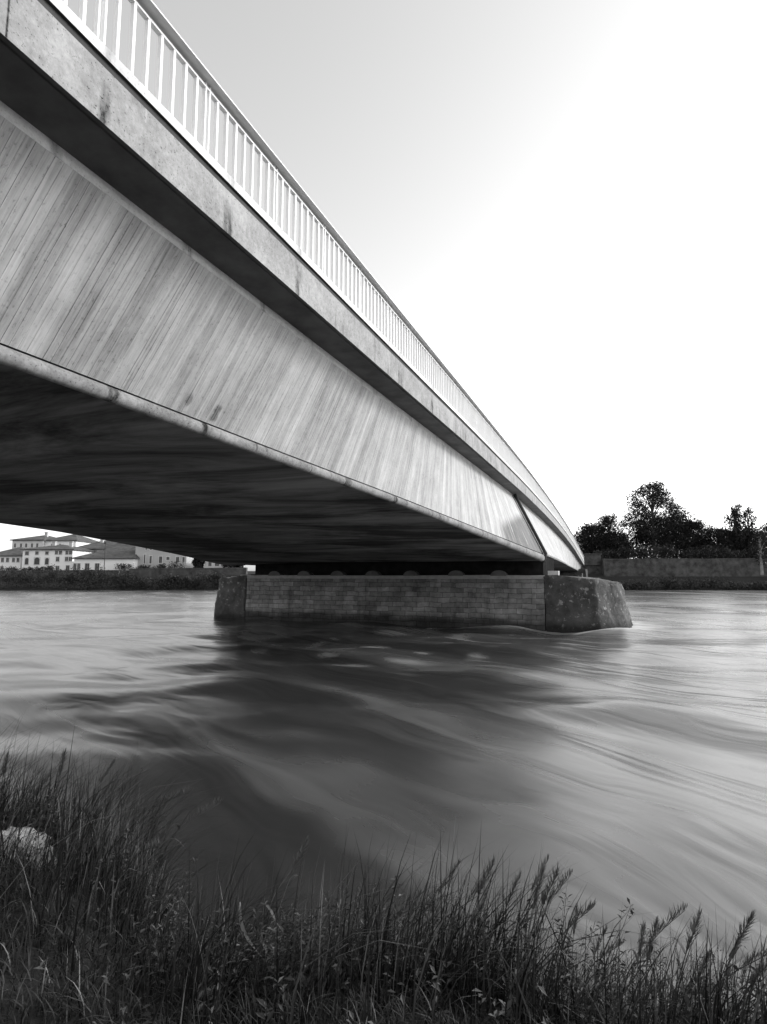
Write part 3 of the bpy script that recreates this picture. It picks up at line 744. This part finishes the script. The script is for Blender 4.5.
m = MB(); a, b = at(584, 560.5, 126.4), at(601, 553.5, 126.4); m.box(a.x, b.x, 126.4, 130, a.z-1, b.z-.25); m.box(a.x-.2, b.x+.2, 126.2, 130.2, b.z-.25, b.z)
m.build('parapet_block', WALLS, label='small flat-topped stone block on the wall beside the bridge end', cat='wall block')

# ------------------------------------------------------------------ houses
def house(label, x0, x1, ye, yb, Y, dep, yr, wall, wins=(), roof='hip', rx=None, eave=.5, chim=()):
    a, b = at(x0, yb, Y), at(x1, ye, Y); rt = empty('house', ((a.x+b.x)/2, Y, a.z), label, 'house')
    hw = (b.x-a.x)/2; H = b.z-a.z; R = at((x0+x1)/2, yr, Y+dep/2).z-a.z
    mm = MB(); mm.box(-hw, hw, 0, dep, -1.5, H)
    w = mm.build('wall', wall, rt)
    r = MB(); e = eave; ins = (min(hw, dep/2) if roof == 'hip' else 0)
    rl_, rr_ = (-hw+ins*.95, hw-ins*.95) if rx is None else rx
    P = [(-hw-e,-e,H-.02),(hw+e,-e,H-.02),(hw+e,dep+e,H-.02),(-hw-e,dep+e,H-.02),(-hw-e,-e,H+.2),(hw+e,-e,H+.2),(hw+e,dep+e,H+.2),(-hw-e,dep+e,H+.2)]
    if roof == 'gable': rl_, rr_ = -hw-e, hw+e
    P += [(rl_, dep/2, R), (rr_, dep/2, R)]
    r.poly(P, [(3,2,1,0),(0,1,5,4),(1,2,6,5),(2,3,7,6),(3,0,4,7),(4,5,9,8),(6,7,8,9),(5,6,9),(7,4,8)])
    ro = r.build('roof', ROOF, rt)
    for cx in chim:
        m = MB(); m.box(cx*hw-.35, cx*hw+.35, dep*.35, dep*.35+.7, H, R+.5); m.box(cx*hw-.45, cx*hw+.45, dep*.35-.1, dep*.35+.8, R+.5, R+.65); m.build('chimney', PLG, ro)
    for (wx, wy0, wy1, ww, *arch) in wins:
        c0, c1 = at(wx, wy1, Y), at(wx, wy0, Y); X = c0.x-(a.x+b.x)/2; q = ww/F*Y/2; z0, z1 = c0.z-a.z, c1.z-a.z
        f = MB(); f.box(X-q-.14, X+q+.14, -.10, -.004, z0-.16, z0); f.box(X-q-.14, X-q, -.07, -.003, z0, z1); f.box(X+q, X+q+.14, -.07, -.003, z0, z1); f.box(X-q-.14, X+q+.14, -.08, -.004, z1, z1+.14)
        fo = f.build('window', PLL, rt)
        g = MB()
        if arch:
            P = [(X-q, -.05, z0), (X+q, -.05, z0)]+[(X+q*math.cos(t), -.05, z1-q*.9+q*.9*math.sin(t)) for t in np.linspace(0, math.pi, 9)]
            g.poly(P, [tuple(range(len(P)))])
        else:
            g.box(X-q, X-.04, -.055, -.01, z0, z1); g.box(X+.04, X+q, -.055, -.01, z0, z1)
        g.build('shutter', SHUT, fo)
    return rt
house('large hip-roofed villa standing behind and above the white riverside row', 10.5, 43, 540.5, 568, 152, 16, 535.0, PLL,
      [(15,543.5,547.5,1.8),(21,543.5,547.5,1.8),(26.2,543.5,547.5,1.8),(32,543.5,547.5,1.8),(37.2,543.5,547.5,1.8)], chim=(.35,))
house('pale wing with a long low roof joined to the right of the villa', 43.5, 76, 541, 568, 153, 14, 534.0, PLW, [(52,544,547,1.4),(60,544,547,1.4)])
house('low house with paired shuttered windows at the left edge', -14, 21, 556.3, 572, 138, 12, 547, PLW, [(2.5,558,562,2.4),(7.5,558,562,2.4),(13.5,558,562,2.4),(18,558,562,2.4),(2,566.5,570,2.2)])
house('three-storey white house with arched middle windows above the river wall', 21.5, 73, 550.0, 572, 136, 12, 544.5, PLW,
      [(27,551.5,555,3.4),(37,551.5,554.6,3),(47,551.5,554.6,3),(56.5,550.8,554.4,2.6),(60.5,550.8,554.4,2.6),(67,550.8,554.4,2.6),(70.6,550.8,554.4,2.6),
       (26.6,558,564.5,3.4,1),(36.8,557.5,564.5,5.2,1),(46.8,558,564.5,3.6,1),(57.6,557,561.3,3),(66.6,557,561,2.8),(70.4,557,561,2.8),(57.3,566,571,3.2),(67.6,565.5,571,3.2)], chim=(-.2,.5))
house('broad dark-roofed house behind the low white range', 72, 108, 549.5, 570, 146, 18, 540.5, PLG, [], roof='hip', rx=(-1.5, 4.5), chim=(-.1,))
house('dark-roofed house with a chimney at the right of the white row', 104, 138, 551.5, 570, 143, 14, 540.5, PLL, [(112,552,553.5,1.5)], rx=(-3, 0), chim=(-.4,.1))
house('low white range with dark doorways along the river wall', 73.5, 134, 558.8, 572, 133, 10, 550.2, PLW,
      [(74.8,563.5,570.5,2.8),(78.6,563.5,570.5,2.6),(87,563.5,570.5,4),(97,563.5,570.5,4)], rx=(-2.5, 5.5))
house('grey rendered block with tall narrow windows cut off by the bridge underside', 134.5, 187, 543.5, 572, 135, 14, 538, PLG,
      [(146.5,546.5,549.8,2),(151,546.5,549.8,2),(136.2,557,563.5,2.2),(144.5,554.5,563.5,1.3),(150.5,556,563.5,2),(160.5,556.5,563,3),(168,557,560,3),(177.5,557,562.5,3),(183.5,557,562.5,2)])
house('small pale house right of the dark tree, almost under the bridge', 204, 236, 556.5, 572, 134, 9, 552, PLL, [(210,561,566,3),(217,561,566,4),(225,561,566,4)])
tree(220,246,553,572,135,'dark tree right of the small pale house beside the pier', n=2200)
# lamp post in front of the low range
m = MB(); p = at(104, 571, 130.5); m.tube([p, p+Vector((0,0,6.2))], [.09,.05], 6); lp = empty('street_lamp', p, 'thin street lamp before the low white range', 'street lamp')
o = m.build('pole', PIPE); o.parent = lp; o.matrix_parent_inverse = Matrix.Translation(-lp.location)
m = MB(); q = p+Vector((0,0,6.2)); m.box(q.x-.22, q.x+.22, q.y-.22, q.y+.22, q.z, q.z+.3); o = m.build('lamp_head', PIPE); o.parent = lp; o.matrix_parent_inverse = Matrix.Translation(-lp.location)

# ------------------------------------------------------------------ light, sky, camera
AZ = math.radians(75); EL = math.radians(24)       # azimuth clockwise from +Y
w = D.worlds.new('World'); SC.world = w; w.use_nodes = True; nt = w.node_tree; bg = nt.nodes['Background']
sky = nt.nodes.new('ShaderNodeTexSky'); sky.sky_type = 'NISHITA'; sky.sun_disc = False; sky.sun_elevation = EL; sky.sun_rotation = AZ
sky.dust_density = 1.3; sky.air_density = 1.8; sky.ozone_density = 1.0
bw = nt.nodes.new('ShaderNodeRGBToBW'); nt.links.new(sky.outputs[0], bw.inputs[0]); nt.links.new(bw.outputs[0], bg.inputs[0]); bg.inputs[1].default_value = .15
sl = D.lights.new('sun', 'SUN'); sl.energy = 1.0; sl.angle = math.radians(12); so = D.objects.new('sun', sl); COL.objects.link(so)
dirv = Vector((math.sin(AZ)*math.cos(EL), math.cos(AZ)*math.cos(EL), math.sin(EL)))
so.rotation_euler = dirv.to_track_quat('Z', 'Y').to_euler(); so.location = (40, 30, 40)
cam = D.cameras.new('camera'); cam.sensor_fit = 'VERTICAL'; cam.sensor_height = 36; cam.lens = F/1024*36; cam.clip_end = 6000; cam.clip_start = .05
co = D.objects.new('camera', cam); COL.objects.link(co); co.location = (0, 0, EYE); co.rotation_euler = (math.pi/2+PT, 0, 0); SC.camera = co
SC.view_settings.view_transform = 'Standard'; SC.view_settings.look = 'None'; SC.view_settings.gamma = 1; SC.view_settings.exposure = 1.2
